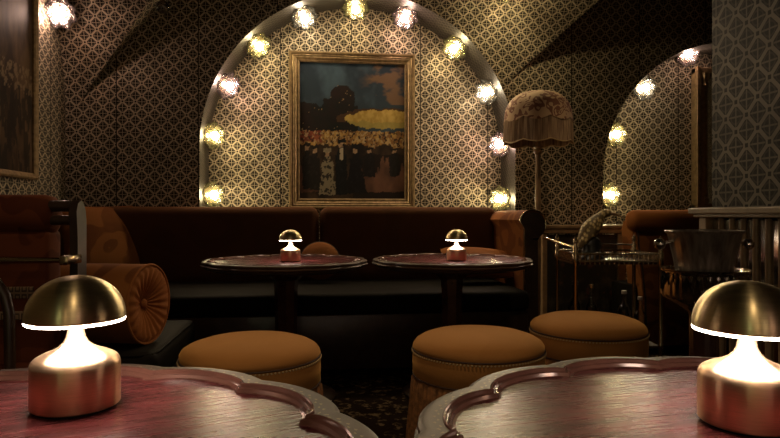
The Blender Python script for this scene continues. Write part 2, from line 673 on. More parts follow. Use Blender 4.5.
def make_flower(col):
    root = thing('flower_light', 'x', 'wall light', group='glass flower lights round the vaults')
    m = MB()
    m.lathe([(0.0, 0.0), (0.026, 0.0), (0.026, 0.004), (0.014, 0.010), (0.014, 0.016), (0.030, 0.020), (0.042, 0.030), (0.041, 0.031), (0.028, 0.023), (0.0, 0.023)], 24)  # mount flares into a cup added to shade the surface behind the bulb
    m.build('mount', M_polbrass, root)
    m = MB()
    m.ball((0, 0, 0.056), 0.020, (1, 1, 1.1), 16, 10)
    m.build('bulb', M_bulb[col], root)
    m = MB()
    for (N, R0, h0, h1, ph) in ((8, 0.072, 0.020, 0.050, 0.0), (6, 0.050, 0.028, 0.082, 0.3)):
        for k in range(N):
            th = 2 * pi * k / N + ph

            def fn(u, v, th=th, N=N, R0=R0, h0=h0, h1=h1):
                s = 2 * u - 1
                wid = (pi / N) * 1.12 * sqrt(max(0.0, 1 - max(0.0, (v - 0.55) / 0.45) ** 2)) if v < 1 else 0.02
                a = th + s * wid
                r = 0.013 + (R0 - 0.013) * v
                z = h0 + (h1 - h0) * v ** 2.0 + 0.010 * (1 - s * s) * (v - 0.3)
                return Vector((r * cos(a), r * sin(a), z))
            m.grid(fn, 6, 7, lambda u, v: (u, v))
    p = m.build('petals', M_petal[col], root, smooth=60)
    sd = p.modifiers.new('thickness', 'SOLIDIFY')
    sd.thickness = 0.0025
    root.scale = (1.42, 1.42, 1.42)
    return root


M_bulb['amber'] = emit('bulb_glow_amber', WARM['yellow'], BULB_L * 3.0)
M_petal['amber'] = M_petal['yellow']
protos = {k: make_flower(k) for k in ('yellow', 'white', 'pink', 'amber')}
used = set()


def flower(col, pos, axis, label):
    q = Vector((0, 0, 1)).rotation_difference(Vector(axis).normalized())
    if col in used:
        o = dup(protos[col], pos, rot=q.to_euler())
    else:
        used.add(col)
        o = protos[col]
        o.location = pos
        o.rotation_euler = q.to_euler()
    o['label'] = label
    return o


ring1 = [((209, 195), 'yellow', "lowest on the big arch's left side"),
         ((210, 136), 'yellow', "second up the big arch's left side"),
         ((221, 83), 'pink', "third up the big arch's left side"),
         ((253, 41), 'yellow', "fourth up the big arch's left side"),
         ((301, 11), 'white', 'above the upper left corner of the gilt framed painting'),
         ((355, 3), 'yellow', 'at the crown of the big arch above the painting'),
         ((404, 20), 'pink', 'above the upper right corner of the gilt framed painting'),
         ((452, 51), 'yellow', "fourth up the big arch's right side"),
         ((484, 94), 'white', "third up the big arch's right side"),
         ((500, 145), 'pink', 'second from the bottom right, beside the fringed lamp shade'),
         ((507, 199), 'yellow', 'lowest on the right side, just above the sofa arm')]
cname = {'yellow': 'yellow', 'white': 'warm white', 'pink': 'pinkish white'}


def on_reveal(A, px, py, inset):
    p = at_y(px, py, YB - inset)
    if p.z > A[1]:
        d = Vector((p.x - A[0], 0, p.z - A[1])).normalized()
        return Vector((A[0] + d.x * (A[2] - 0.001), YB - inset, A[1] + d.z * (A[2] - 0.001))), -d
    sg = 1 if p.x > A[0] else -1
    return Vector((A[0] + sg * (A[2] - 0.001), YB - inset, p.z)), Vector((-sg, 0, 0))


for (px, py), col, where in ring1:
    base, rad = on_reveal(A1, px, py, 0.12)
    flower(col, base, (rad * 0.8 + Vector((0, -0.6, 0))).normalized(), 'lit %s glass flower light %s' % (cname[col], where))
ring2 = [((605, 195), 'yellow', 'lowest on the smaller arch behind the brass cart'),
         ((611, 134), 'yellow', 'second from the bottom on the smaller arch'),
         ((640, 87), 'white', 'third from the bottom on the smaller arch'),
         ((690, 53), 'pink', 'topmost on the smaller arch beside the gilt column')]
for (px, py), col, where in ring2:
    p = at_y(px + (3 if px < 680 else -3), py, YB - 0.06)
    rad = Vector((A2[0] - p.x, 0, A2[1] - p.z if p.z > A2[1] else 0)).normalized()
    flower(col, Vector((p.x, YB - 0.001, p.z)), (rad * 0.15 + Vector((0, -0.95, 0))).normalized(), 'lit %s glass flower light %s' % (cname[col], where))
# on the left web of the vault and above the pier fan
p = at_y(62, 13, 3.42 * KS)
flower('pink', p + Vector((-0.02, 0.02, 0.02)), (0.25, -0.8, -0.5), 'lit pinkish white glass flower light above the dark painting on the left wall')
for (fu, fv, lab) in ((0.50, 0.675, 'lit yellow glass flower light high on the vault above the fringed lamp'),):
    p = fan(fu, fv)
    nrm = (fan(fu + 0.05, fv) - p).cross(fan(fu, fv + 0.05) - p).normalized()
    if nrm.y > 0:
        nrm = -nrm
    q_ = p + nrm * 0.1
    zc_ = q_.x * SA + q_.y * CA
    flower('amber', p + nrm * 0.012, nrm, lab)

# unlit glass globe
g = thing('glass_globe_light', 'small unlit clear glass globe light under the dark vault', 'ceiling light', at_y(163, 7, 3.30 * KS))
m = MB()
m.ball((0, 0, 0), 0.04, u=24, v=14)
m.build('globe', M_clearglass, g)
m = MB()
m.lathe([(0.0, 0.032), (0.02, 0.034), (0.02, 0.06), (0.006, 0.07), (0.006, ZC - g.location.z), (0, ZC - g.location.z)], 16)
m.build('stem', M_polbrass, g)

# ------------------------------------------------------------------ PAINTINGS


def canvas(name, w, h, colfn, parent, nx=150, nz=185, gain=0.95):
    me = bpy.data.meshes.new(name)
    verts = [(-w / 2 + w * i / nx, 0.0, -h / 2 + h * j / nz) for j in range(nz + 1) for i in range(nx + 1)]
    faces = [(j * (nx + 1) + i, j * (nx + 1) + i + 1, (j + 1) * (nx + 1) + i + 1, (j + 1) * (nx + 1) + i) for j in range(nz) for i in range(nx)]
    back = len(verts)
    t = 0.012
    verts += [(-w / 2, t, -h / 2), (w / 2, t, -h / 2), (w / 2, t, h / 2), (-w / 2, t, h / 2)]
    faces.append((back + 3, back + 2, back + 1, back))
    me.from_pydata(verts, [], faces)
    ca = me.color_attributes.new('pigment', 'FLOAT_COLOR', 'POINT')
    for k, v in enumerate(verts):
        c = colfn((v[0] + w / 2) / w, (v[2] + h / 2) / h)
        ca.data[k].color = (*[min(0.8, x * gain) for x in c], 1.0)
    t = NT(name + '_paint')
    at_ = t.n('ShaderNodeAttribute', attribute_name='pigment')
    t.principled(Base_Color=at_.outputs[0], Roughness=0.6, Specular_IOR_Level=0.2, Normal=t.bump(t.noise(90, 4, t.obj()), 0.2, 0.001))
    me.materials.append(t.m)
    o = bpy.data.objects.new(name, me)
    COL.objects.link(o)
    o.parent = parent
    return o


def fr(u, v, s, o=3):
    return noise.fractal(Vector((u * s, v * s, 3.7)), 0.8, 2.0, o)


def mixc(a, b, t):
    t = max(0.0, min(1.0, t))
    return tuple(x + (y - x) * t for x, y in zip(a, b))


def night_scene(u, v):
    n1, n2 = fr(u, v, 7), fr(u + 5, v, 26)
    ww, vv = u + 0.012 * n2, v + 0.012 * fr(u, v + 9, 20)
    # sky
    c = mixc((0.030, 0.045, 0.060), (0.012, 0.02, 0.035), (v - 0.6) * 2.2)
    c = mixc(c, (0.05, 0.08, 0.11), 0.5 + n1 * 0.7 - abs(u - 0.35) * 1.4)
    cl = fr(u * 1.2 + 2, v * 2.4, 5, 4)
    if u > 0.55 and v > 0.70:
        c = mixc(c, (0.13, 0.075, 0.045), (cl + 0.15) * 2.2 * min(1, (u - 0.55) * 5))
    # dark mass of buildings
    top = 0.70 + 0.03 * n1
    if 0.22 < ww < 0.52:
        top = 0.74 + 0.10 * sqrt(max(0, 1 - ((ww - 0.40) / 0.12) ** 2)) if 0.28 < ww < 0.52 else 0.74
    if vv < top and ww < 0.55 and vv > 0.44:
        c = (0.014 + 0.008 * n1, 0.010, 0.009)
        if fr(u * 9, v * 9, 6) > 0.80:
            c = (0.30, 0.20, 0.10)
    # lit canopy
    e = ((ww - 0.80) / 0.38) ** 2 + ((vv - 0.59) / 0.068) ** 2
    if e < 1.45 and vv > 0.56 and e > 1.0:
        c = (0.06, 0.03, 0.015)
    if e < 1:
        c = mixc((0.34, 0.22, 0.05), (0.48, 0.33, 0.09), 0.5 + n2)
        if vv < 0.57:
            c = mixc(c, (0.25, 0.22, 0.06), 0.6)
    # terrace band with crowd
    if 0.36 < vv < 0.50 and e >= 1:
        c = mixc((0.20, 0.095, 0.03), (0.40, 0.24, 0.07), 0.5 + n2 * 1.4)
        if ww < 0.20 and vv > 0.42:
            c = mixc((0.16, 0.035, 0.02), (0.24, 0.07, 0.03), 0.5 + n2)
        if fr(u * 3, v * 3, 14) > 0.22:
            c = mixc(c, (0.48, 0.36, 0.20), 0.6)
        if fr(u * 3 + 8, v * 3, 15) > 0.3:
            c = (0.04, 0.02, 0.015)
    if vv <= 0.39 + 0.03 * n1:
        c = mixc((0.05, 0.030, 0.018), (0.014, 0.009, 0.007), 0.5 + n1 + (0.2 - v) * 0.6)
        # reflection of the warm light in the wet ground, broken by hanging dark shapes
        if u > 0.5 and vv < 0.33:
            hang = 0.26 + 0.10 * fr(u * 3, 0.3, 9)
            if vv < hang and vv > 0.05:
                c = mixc((0.16, 0.075, 0.045), (0.08, 0.04, 0.025), 0.5 + n1)
            else:
                c = (0.016, 0.010, 0.008)
        elif u < 0.18 and 0.05 < vv < 0.24:
            c = mixc((0.12, 0.05, 0.03), (0.05, 0.025, 0.018), 0.5 + n1)

    def fig(cx, base, hh, w, col, hat=True, skirt=1.0):
        nonlocal c
        t = (vv - base) / hh
        if 0 <= t <= 1:
            wd = w * (1.0 + (skirt - 1) * max(0, 1 - t * 2)) * (1.0 if t < 0.72 else 0.55)
            if t > 0.84:
                wd = w * 0.36
            if hat and t > 0.93:
                wd = w * 0.7
            if abs(ww - cx) < wd:
                k = fr(u, v, 40)
                cc = col
                if 0.84 < t < 0.93:
                    cc = (0.28, 0.18, 0.11)
                c = mixc(cc, tuple(x * 1.9 for x in cc), max(0, k))
                if col[0] > 0.1 and k > 0.15 and t < 0.84:
                    c = (0.03, 0.025, 0.02)
    fig(0.07, 0.07, 0.34, 0.045, (0.012, 0.010, 0.009))
    fig(0.14, 0.06, 0.33, 0.05, (0.014, 0.011, 0.010))
    fig(0.26, 0.03, 0.34, 0.055, (0.22, 0.18, 0.12), True, 1.5)
    fig(0.39, 0.03, 0.41, 0.055, (0.008, 0.008, 0.009))
    fig(0.53, 0.04, 0.36, 0.06, (0.008, 0.007, 0.008), True, 1.9)
    fig(0.66, 0.16, 0.22, 0.05, (0.010, 0.008, 0.008))
    fig(0.90, 0.17, 0.20, 0.05, (0.012, 0.010, 0.009))
    if abs(ww - 0.392) < 0.014 and 0.29 < vv < 0.37:
        c = (0.42, 0.34, 0.24)
    return tuple(max(0.002, x) for x in c)


def brown_scene(u, v):
    n1, n2, n3 = fr(u, v * 0.5, 5), fr(u * 2, v, 12), fr(u + 4, v, 30)
    c = mixc((0.035, 0.018, 0.010), (0.11, 0.065, 0.035), 0.5 + n1 * 1.2 + n2 * 0.4)
    if v < 0.45 and fr(u * 1.5, v * 0.6 + 3, 9) > 0.0:
        c = mixc(c, (0.012, 0.008, 0.006), 0.8)
    if 0.42 < v < 0.56 and n3 > 0.05:
        c = mixc(c, (0.22, 0.15, 0.09), 0.7)
    return tuple(max(0.002, x) for x in c)


def frame_mb(w, h, prof):
    """mitred frame; prof = list of (inset from outer edge, y toward viewer negative)"""
    m = MB()
    n = len(prof)
    rings = []
    for ins, y in prof:
        x, z = w / 2 - ins, h / 2 - ins
        rings.append([m.bm.verts.new(p) for p in ((-x, y, -z), (x, y, -z), (x, y, z), (-x, y, z))])
    for i in range(n):
        r0, r1 = rings[i], rings[(i + 1) % n]
        for k in range(4):
            k2 = (k + 1) % 4
            m.bm.faces.new((r0[k], r0[k2], r1[k2], r1[k]))
    return m


# big night painting in the alcove
pl = at_y(289, 129, YB - 0.03)
pr = at_y(415, 129, YB - 0.03)
zt = at_y(352, 52.5, YB - 0.03).z
zb = at_y(352, 209, YB - 0.03).z
W, H = pr.x - pl.x, zt - zb
root = thing('framed_painting', 'large gilt framed night street painting hanging inside the lit arch', 'painting', ((pl.x + pr.x) / 2, YB - 0.0, (zt + zb) / 2))
fp = [(0.0, 0.0), (0.0, -0.035), (0.006, -0.045), (0.016, -0.045), (0.022, -0.036), (0.030, -0.040), (0.040, -0.034), (0.048, -0.036), (0.054, -0.030), (0.064, -0.026), (0.068, -0.030), (0.076, -0.026), (0.080, -0.012), (0.080, 0.0)]
frame_mb(W, H, fp).build('frame', M_gold, root, smooth=20)
c_ = canvas('canvas', W - 0.155, H - 0.155, night_scene, root)
c_.location = (0, -0.014, 0)

# dark painting on the left wall
root = thing('framed_painting', 'dark brown old painting in a thin frame on the left wall', 'painting', (XL + 0.0, 0, 0), radians(90))
ya = at_x(33, 90, XL).y
zt2, zb2 = at_x(30, -8, XL).z, at_x(33, 180, XL).z
W2 = 0.78
root.location = (XL, ya - W2 / 2, (zt2 + zb2) / 2 + 0.02)
H2 = zt2 - zb2 + 0.04
frame_mb(W2, H2, [(0, 0), (0, -0.03), (0.010, -0.036), (0.028, -0.028), (0.036, -0.02), (0.036, 0.0)]).build('frame', M_goldmat, root, smooth=20)
c_ = canvas('canvas', W2 - 0.066, H2 - 0.066, brown_scene, root, 90, 120, 1.3)
c_.location = (0, -0.012, 0)

# tall gilt mirror in the second alcove (only its left pilaster shows)
x0 = at_y(698, 130, YB - 0.09).x
zt3, zb3 = at_y(700, 66, YB - 0.09).z, at_y(700, 211, YB - 0.09).z
root = thing('gilt_mirror', 'tall gilt framed mirror with fluted column in the smaller arch', 'mirror', (x0 + 0.45, YB, (zt3 + zb3) / 2))
hh = (zt3 - zb3) / 2
m = MB()
m.box2((-0.40, -0.03, -hh + 0.05), (0.40, -0.012, hh - 0.05))
m.build('glass', M_mirror, root, smooth=0)
m = MB()
m.box2((-0.45, -0.085, -hh), (-0.415, 0, hh), 0.004)
m.box2((0.415, -0.085, -hh), (0.45, 0, hh), 0.004)
m.box2((-0.45, -0.06, hh - 0.05), (0.45, 0, hh), 0.006)
m.box2((-0.45, -0.06, -hh), (0.45, 0, -hh + 0.06), 0.006)
m.build('frame', M_gold, root, smooth=20)
for s in (-1, 1):
    m = MB()
    cx = s * 0.375
    m.lathe([(0.036, -hh + 0.06), (0.036, -hh + 0.10), (0.028, -hh + 0.11), (0.026, hh - 0.17), (0.030, hh - 0.16)], 32, (cx, -0.05, 0), mod=lambda r, th, k: r * (1 + 0.06 * cos(10 * th)))
    m.lathe([(0.028, hh - 0.16), (0.038, hh - 0.15), (0.034, hh - 0.12), (0.046, hh - 0.08), (0.05, hh - 0.05), (0.0, hh - 0.05)], 32, (cx, -0.05, 0), mod=lambda r, th, k: r * (1 + 0.10 * cos(8 * th + k)))
    m.build('column', M_gold, root)

# ------------------------------------------------------------------ COCKTAIL TABLES


def make_table():
    root = thing('cocktail_table', 'x', 'table', group='scalloped cocktail tables')
    N = 14

    def lobe(th, amp, sharp):
        return amp * (abs(sin(N * th / 2)) ** sharp)
    RO, RI = 0.385, 0.341
    # border: apron mouldings, outer edge, flat border, double ridge down to the tray
    prof = [  # (radius relative, lobe family, z)
        (0.330, 0.0, 0.640), (0.355, 0.35, 0.640), (0.368, 0.5, 0.642), (0.374, 0.7, 0.648), (0.370, 0.8, 0.652), (0.382, 1.0, 0.654), (0.388, 1.0, 0.658), (0.389, 1.0, 0.662),
        (0.386, 1.0, 0.665), (0.381, 1.0, 0.667), (0.3835, 1.0, 0.670), (0.3855, 1.0, 0.674), (0.3845, 1.0, 0.678), (0.381, 1.0, 0.6805), (0.377, 1.0, 0.6815), (0.372, 1.05, 0.681), (0.362, 1.3, 0.681), (0.354, 1.6, 0.681)]
    prof2 = [(0.354, 1.6, 0.6808), (0.3535, 1.65, 0.6820), (0.3522, 1.7, 0.6834), (0.3508, 1.75, 0.6838), (0.3490, 1.75, 0.6826), (0.3484, 1.75, 0.6785), (0.3465, 1.75, 0.6775), (0.3450, 1.75, 0.6788), (0.3430, 1.75, 0.6780), (0.3415, 1.75, 0.6738), (0.338, 1.75, 0.6730)]
    m = MB()
    SEG = 360

    def fn(u, v, prof=prof):
        k = round(v * (len(prof) - 1))
        r, fam, z = prof[k]
        th = 2 * pi * u
        sharp = 0.75 if fam <= 1 else max(0.5, 0.75 - 0.3 * (fam - 1))
        rr = r + lobe(th, 0.015 * min(fam, 1.75), sharp) - 0.0065 * max(0, fam - 1)
        return Vector((rr * cos(th), rr * sin(th), z))

    vb = {14: 0.0, 15: 0.1, 16: 0.55, 17: 0.95}

    def uv(u, v):
        k = round(v * (len(prof) - 1))
        return (u * 252, vb.get(k, -3.0))
    m.grid(fn, SEG, len(prof) - 1, uv, closed_u=True)
    m.build('rim', M_rim, root, smooth=35)
    m = MB()
    m.grid(lambda u, v: fn(u, v, prof2), SEG, len(prof2) - 1, None, closed_u=True)
    m.build('inner_moulding', M_mould, root, smooth=40)
    m = MB()
    inner = [(0.0, 0.6725), (0.12, 0.6728), (0.24, 0.6728), (0.341, 0.6728)]

    def fn2(u, v):
        k = round(v * 3)
        r, z = inner[k]
        th = 2 * pi * u
        rr = r if k < 3 else r + lobe(th, 0.015 * 1.75, 0.55) - 0.003
        return Vector((max(rr, 1e-4) * cos(th), max(rr, 1e-4) * sin(th), z))
    m.grid(fn2, SEG, 3, None, closed_u=True)
    m.build('tabletop', M_mahog, root, smooth=30)
    m = MB()
    m.lathe([(0.0, 0.632), (0.33, 0.632), (0.335, 0.6415), (0.0, 0.6415)], 64)
    m.build('underframe', M_darkwood, root)
    m = MB()
    m.lathe([(0.10, 0.633), (0.095, 0.61), (0.06, 0.58), (0.055, 0.5), (0.052, 0.3), (0.065, 0.2), (0.08, 0.12), (0.075, 0.05)], 8, mod=lambda r, th, k: r)
    m.build('pedestal', M_dkgloss, root, smooth=15)
    m = MB()
    m.lathe([(0.0, 0.0), (0.24, 0.0), (0.245, 0.015), (0.22, 0.03), (0.12, 0.05), (0.07, 0.07), (0.0, 0.07)], 64)
    m.build('base', M_darkwood, root)
    return root


pF1 = cam2room((286 - 390) / F * 2.95, 2.95)
pF2 = cam2room((452 - 390) / F * 3.03, 3.03)
pN1 = cam2room(-0.396, 0.49)
pN2 = cam2room(0.410, 0.541)
tab = make_table()
tab.location = pN1
tab.rotation_euler = (0, 0, radians(21))
tab['label'] = 'scalloped dark wood table close up, nearest the rust armchair'
dup(tab, pN2, radians(8), 'scalloped dark wood table close up, in front of the champagne bucket')
dup(tab, pF1, radians(3), 'far scalloped pedestal table before the sofa, nearest the corner leather seat')
dup(tab, pF2, radians(9), 'far scalloped pedestal table before the sofa, nearest the sofa arm')

# ------------------------------------------------------------------ MUSHROOM LAMPS


def make_lamp():
    root = thing('table_lamp', 'x', 'lamp', group='mushroom table lamps')
    m = MB()
    m.lathe([(0.0, 0.0), (0.043, 0.0), (0.0445, 0.003), (0.0, 0.003)], 48)
    m.build('foot', M_rubber, root)
    m = MB()
    prof = [(0.0, 0.003), (0.0465, 0.003), (0.0485, 0.005), (0.0485, 0.053)]
    for k in range(1, 7):
        a = k / 6 * radians(62)
        prof.append((0.0485 - 0.013 * (1 - cos(a)), 0.053 + 0.013 * sin(a)))
    prof += [(0.036, 0.0675), (0.027, 0.0710), (0.019, 0.0755), (0.0135, 0.0810), (0.0105, 0.087), (0.0092, 0.094), (0.0090, 0.1065), (0.0, 0.1065)]
    m.lathe(prof, 64)
    m.build('base', M_copper, root, smooth=50)
    m = MB()
    m.lathe([(0.0, 0.1057), (0.0505, 0.1057), (0.0535, 0.1063), (0.0540, 0.1075), (0.0540, 0.1095), (0.0, 0.1095)], 64)
    m.build('diffuser', M_diff, root)
    m = MB()
    prof = [(0.0, 0.1096), (0.0538, 0.1096), (0.0544, 0.1106), (0.0544, 0.1125)]
    for k in range(1, 17):
        a = k / 16 * pi / 2
        prof.append((0.0544 * cos(a) ** 0.9 if k < 16 else 0.0, 0.1125 + 0.0505 * sin(a) ** 1.02))
    m.lathe(prof, 64)
    m.build('dome_shade', M_brass, root, smooth=50)
    return root


TZ = 0.6729
lamp = make_lamp()
lamp.scale = (1, 1, 0.955)
p = cam2room((76 - 390) / F * 0.71, 0.71)
lamp.location = (p.x, p.y, TZ)
lamp['label'] = 'large brass and copper mushroom lamp on the close table before the rust armchair'
p = cam2room((747 - 390) / F * 0.652, 0.652)
dup(lamp, (p.x, p.y, TZ), 1.0, 'large brass and copper mushroom lamp in front of the champagne bucket, cut by the frame')
p = cam2room((290.5 - 390) / F * 2.93, 2.93)
dup(lamp, (p.x, p.y, TZ), 2.0, 'small distant brass mushroom lamp below the big painting')
p = cam2room((456.5 - 390) / F * 2.98, 2.98)
dup(lamp, (p.x, p.y, TZ), 3.0, 'small distant brass mushroom lamp on the table nearest the sofa arm')

# ------------------------------------------------------------------ STOOLS


def make_stool():
    root = thing('stool', 'x', 'stool', group='round mustard velvet stools')
    R = 0.235
    ZT = 0.461
    m = MB()
    prof = [(0.0, ZT + 0.036), (0.06, ZT + 0.0355), (0.12, ZT + 0.032), (0.17, ZT + 0.025), (0.205, ZT + 0.014), (0.225, ZT + 0.002), (0.233, ZT - 0.010), (0.2345, ZT - 0.020), (0.232, ZT - 0.026), (0.0, ZT - 0.026)]
    m.lathe(prof, 64, mod=lambda r, th, k: r * (1 + 0.006 * sin(3 * th + k)))
    m.build('seat', M_mustard, root, smooth=60)
    m = MB()
    m.lathe([(0.0, ZT - 0.0262), (0.231, ZT - 0.0262), (0.2355, ZT - 0.034), (0.2365, ZT - 0.07), (0.2355, ZT - 0.108), (0.231, ZT - 0.114), (0.0, ZT - 0.114)], 64)
    m.build('seat_band', M_mustard, root, smooth=40)
    m = MB()
    for zz in (ZT - 0.0262, ZT - 0.114):
        m.tube([(0.2345 * cos(2 * pi * k / 64), 0.2345 * sin(2 * pi * k / 64), zz) for k in range(65)], 0.0032, 6, cap=False)
    m.build('piping', M_piping, root)
    m = MB()
    for k in range(120):
        th = 2 * pi * k / 120
        m.box((0.2375 * cos(th), 0.2375 * sin(th), ZT - 0.033), (0.0035, 0.0055, 0.0045), rot=Matrix.Rotation(th, 4, 'Z') @ Matrix.Rotation(0.5, 4, 'X'))
    m.build('stitching', M_thread, root, smooth=0)
    m = MB()

    def fm(r, th, k):
        return r + 0.0045 * sin(70 * th + 1.1 * sin(5 * th)) * min(1, k / 2) + 0.003 * sin(23 * th + k)
    m.lathe([(0.228, ZT - 0.115), (0.236, ZT - 0.13), (0.240, ZT - 0.17), (0.248, ZT - 0.25), (0.256, ZT - 0.34), (0.262, 0.012), (0.25, 0.010), (0.2, 0.2), (0.15, ZT - 0.115)], 360, mod=fm, cap=False)
    m.build('fringe', M_fringe, root, smooth=60)
    m = MB()
    m.lathe([(0.0, 0.0), (0.19, 0.0), (0.19, ZT - 0.115), (0.0, ZT - 0.115)], 32)
    m.build('base', M_darkwood, root)
    return root


stool = make_stool()
stool.scale = (0.97, 0.97, 1.0)
p = cam2room((251 - 390) / F * 1.985, 1.985)
stool.location = (p.x, p.y, 0)
stool['label'] = 'round mustard velvet stool with fringe beside the dark leather corner seat'
p = cam2room((478 - 390) / F * 2.10, 2.10)
dup(stool, (p.x, p.y, 0), 0.7, 'round mustard velvet stool with fringe, second of three from the leather seat')
p = cam2room((587.5 - 390) / F * 2.44, 2.44)
dup(stool, (p.x, p.y, 0), 1.9, 'round mustard velvet stool with fringe in front of the brass bar cart')

# ------------------------------------------------------------------ SOFAS


def scroll_profile(zb, x_in, x_out, top, rr, mirror=1):
    """closed profile of a rolled arm, inner face at x_in, roll overhanging to x_out"""
    pts = [(x_in, zb), (x_in, top - rr * 1.3)]
    cx, cz = x_out - rr, top - rr
    for k in range(15):
        a = radians(165) - radians(285) * k / 14
        pts.append((cx + rr * cos(a), cz + rr * sin(a)))
    pts += [(x_in + (x_out - x_in) * 0.62, top - rr * 2.1), (x_in + (x_out - x_in) * 0.66, zb)]
    return pts


def build_arm(root, x_in, x_out, y0, y1, top, rr, zb=0.08):
    s = 1 if x_out > x_in else -1
    prof = [(x_in + s * (a - 0), b) for a, b in scroll_profile(zb, 0, abs(x_out - x_in), top, rr)]
    m = MB()
    m.extrude(prof, lambda a, b_, d: Vector((a, d, b_)), y0, y1)
    arm = m.build('arm', M_rust_floral, root, smooth=50)
    m = MB()
    cxm = sum(a for a, b_ in prof) / len(prof)
    inner = [(cxm + (a - cxm) * 0.93, 0.08 + (b_ - 0.08) * 0.985) for a, b_ in prof]
    m.extrude(inner, lambda a, b_, d: Vector((a, d, b_)), y0 - 0.014, y0 + 0.001)
    m.build('arm_facing', M_darkwood, arm, smooth=40)
    m = MB()
    m.tube([(a, y0 - 0.006, b_) for a, b_ in prof[:17]], 0.0055, 8)
    m.build('arm_piping', M_polbrass, arm)
    return arm


root = thing('sofa', 'long dark brown velvet sofa under the lit arch with rolled rust arm', 'sofa')
XA = 1.195
m = MB()
m.box2((XL + 0.02, 3.26, 0.06), (XA - 0.01, 4.14, 0.36), 0.01)
m.build('base', M_darkwood, root)
for xa, xb in ((XL + 0.02, -0.20), (-0.19, XA - 0.005)):
    m = MB()
    m.box2((xa, 3.23, 0.362), (xb, 3.96, 0.475), 0.035, 4)
    m.build('seat_cushion', M_leather, root)
for xa, xb in ((XL + 0.03, 0.0175), (0.0225, XA + 0.03)):
    m = MB()
    m.box(((xa + xb) / 2, 4.03, 0.695), (xb - xa, 0.18, 0.515), 0.06, 5, rot=Matrix.Rotation(radians(-4), 4, 'X'))
    m.build('back_cushion', M_brown_velvet, root, smooth=60)
build_arm(root, XA, 1.325, 3.36, 3.96, 0.93, 0.08)

root = thing('sofa', 'rust velvet sofa with plump rolled top at the smaller arch, behind the cart', 'sofa')
XB = at_y(636, 250, 3.66).x
XR0 = at_y(634, 222, 3.66).x
m = MB()
m.box2((XB + 0.01, 3.72, 0.0), (3.1, 4.02, 0.44), 0.02)
m.build('base', M_leather, root)
m = MB()
bp = [(XB + 0.055, 0.05), (XB + 0.05, 0.35), (XB + 0.03, 0.55), (XB + 0.005, 0.70), (XB, 0.80), (XB + 0.01, 0.86), (3.1, 0.86), (3.1, 0.05)]
m.extrude(bp, lambda a, b_, d: Vector((a, d, b_)), 3.66, 3.84)
m.build('backrest', M_rust_floral, root, smooth=30)
m = MB()
m.tube([(a + 0.012, 3.655, b_) for a, b_ in bp[:6]], 0.006, 8)
m.build('piping', M_darkwood, root)
m = MB()
Rr = 0.072
pr2 = [(0.0, -0.035), (Rr * 0.45, -0.032), (Rr * 0.8, -0.018), (Rr * 0.97, 0.004), (Rr, 0.03), (Rr, 1.0), (0.0, 1.0)]
m.lathe(pr2, 32, (XR0, 3.68, 0.862), M=Matrix.Rotation(radians(90), 4, 'Y'))
m.build('back_roll', M_rust, root, smooth=60)

# cushions on the sofa


def cushion(name, label, w, h, t, loc, rot, mat):
    M = Matrix.Identity(4)
    m = MB()
    m.pillow(w, h, t, M)
    o = m.build(name, mat, None, smooth=70)
    o.location = loc
    o.rotation_euler = rot
    tag(o, label, 'cushion', 'loose velvet cushions')
    return o


p = at(105, 236, 3.70)
cushion('cushion', 'rust floral velvet cushion leaning in the sofa corner beside the armchair', 0.46, 0.50, 0.15, (p.x - 0.02, p.y, 0.735), (radians(66), radians(0), radians(38)), M_rust_floral)
p = at_y(320, 262, 3.78)
rc = thing('round_cushion', 'round rust velvet cushion peeping up behind the far table below the painting', 'cushion', (p.x, 3.80, 0.612), 0, 'loose velvet cushions')
m = MB()
m.lathe([(0.0, -0.05), (0.06, -0.047), (0.10, -0.032), (0.122, -0.008), (0.124, 0.0), (0.122, 0.008), (0.10, 0.032), (0.06, 0.047), (0.0, 0.05)], 40, M=Matrix.Rotation(radians(68), 4, 'X'))
m.build('cushion_body', M_rust, rc, smooth=70)
m = MB()
m.tube([Matrix.Rotation(radians(68), 4, 'X') @ Vector((0.125 * cos(2 * pi * k / 40), 0.125 * sin(2 * pi * k / 40), 0)) for k in range(41)], 0.004, 6, cap=False)
m.build('piping', M_piping, rc)
p = at(494, 268, 3.6)
cushion('cushion', 'flat rust velvet cushion slumped against the sofa arm', 0.46, 0.27, 0.13, (p.x - 0.05, 3.66, 0.604), (radians(30), radians(4), 0), M_rust)

# ------------------------------------------------------------------ LEFT: leather corner seat, bolster, armchair
root = thing('corner_seat', 'dark leather upholstered corner seat beside the mustard stool', 'bench', (-0.96, 2.28, 0))
m = MB()
m.box2((-0.46, -0.36, 0.36), (0.47, 0.27, 0.475), 0.035, 4)
m.build('seat', M_leather, root, smooth=60)
m = MB()
m.box2((-0.45, -0.35, 0.0), (0.455, 0.26, 0.36), 0.012)
m.build('base', M_darkwood, root)
m = MB()
zz = 0.466
m.tube([(-0.42, -0.352, zz), (0.42, -0.352, zz), (0.452, -0.335, zz), (0.462, -0.30, zz), (0.462, 0.22, zz), (0.45, 0.25, zz), (0.42, 0.262, zz)], 0.004, 8)
m.build('piping', M_leather, root)

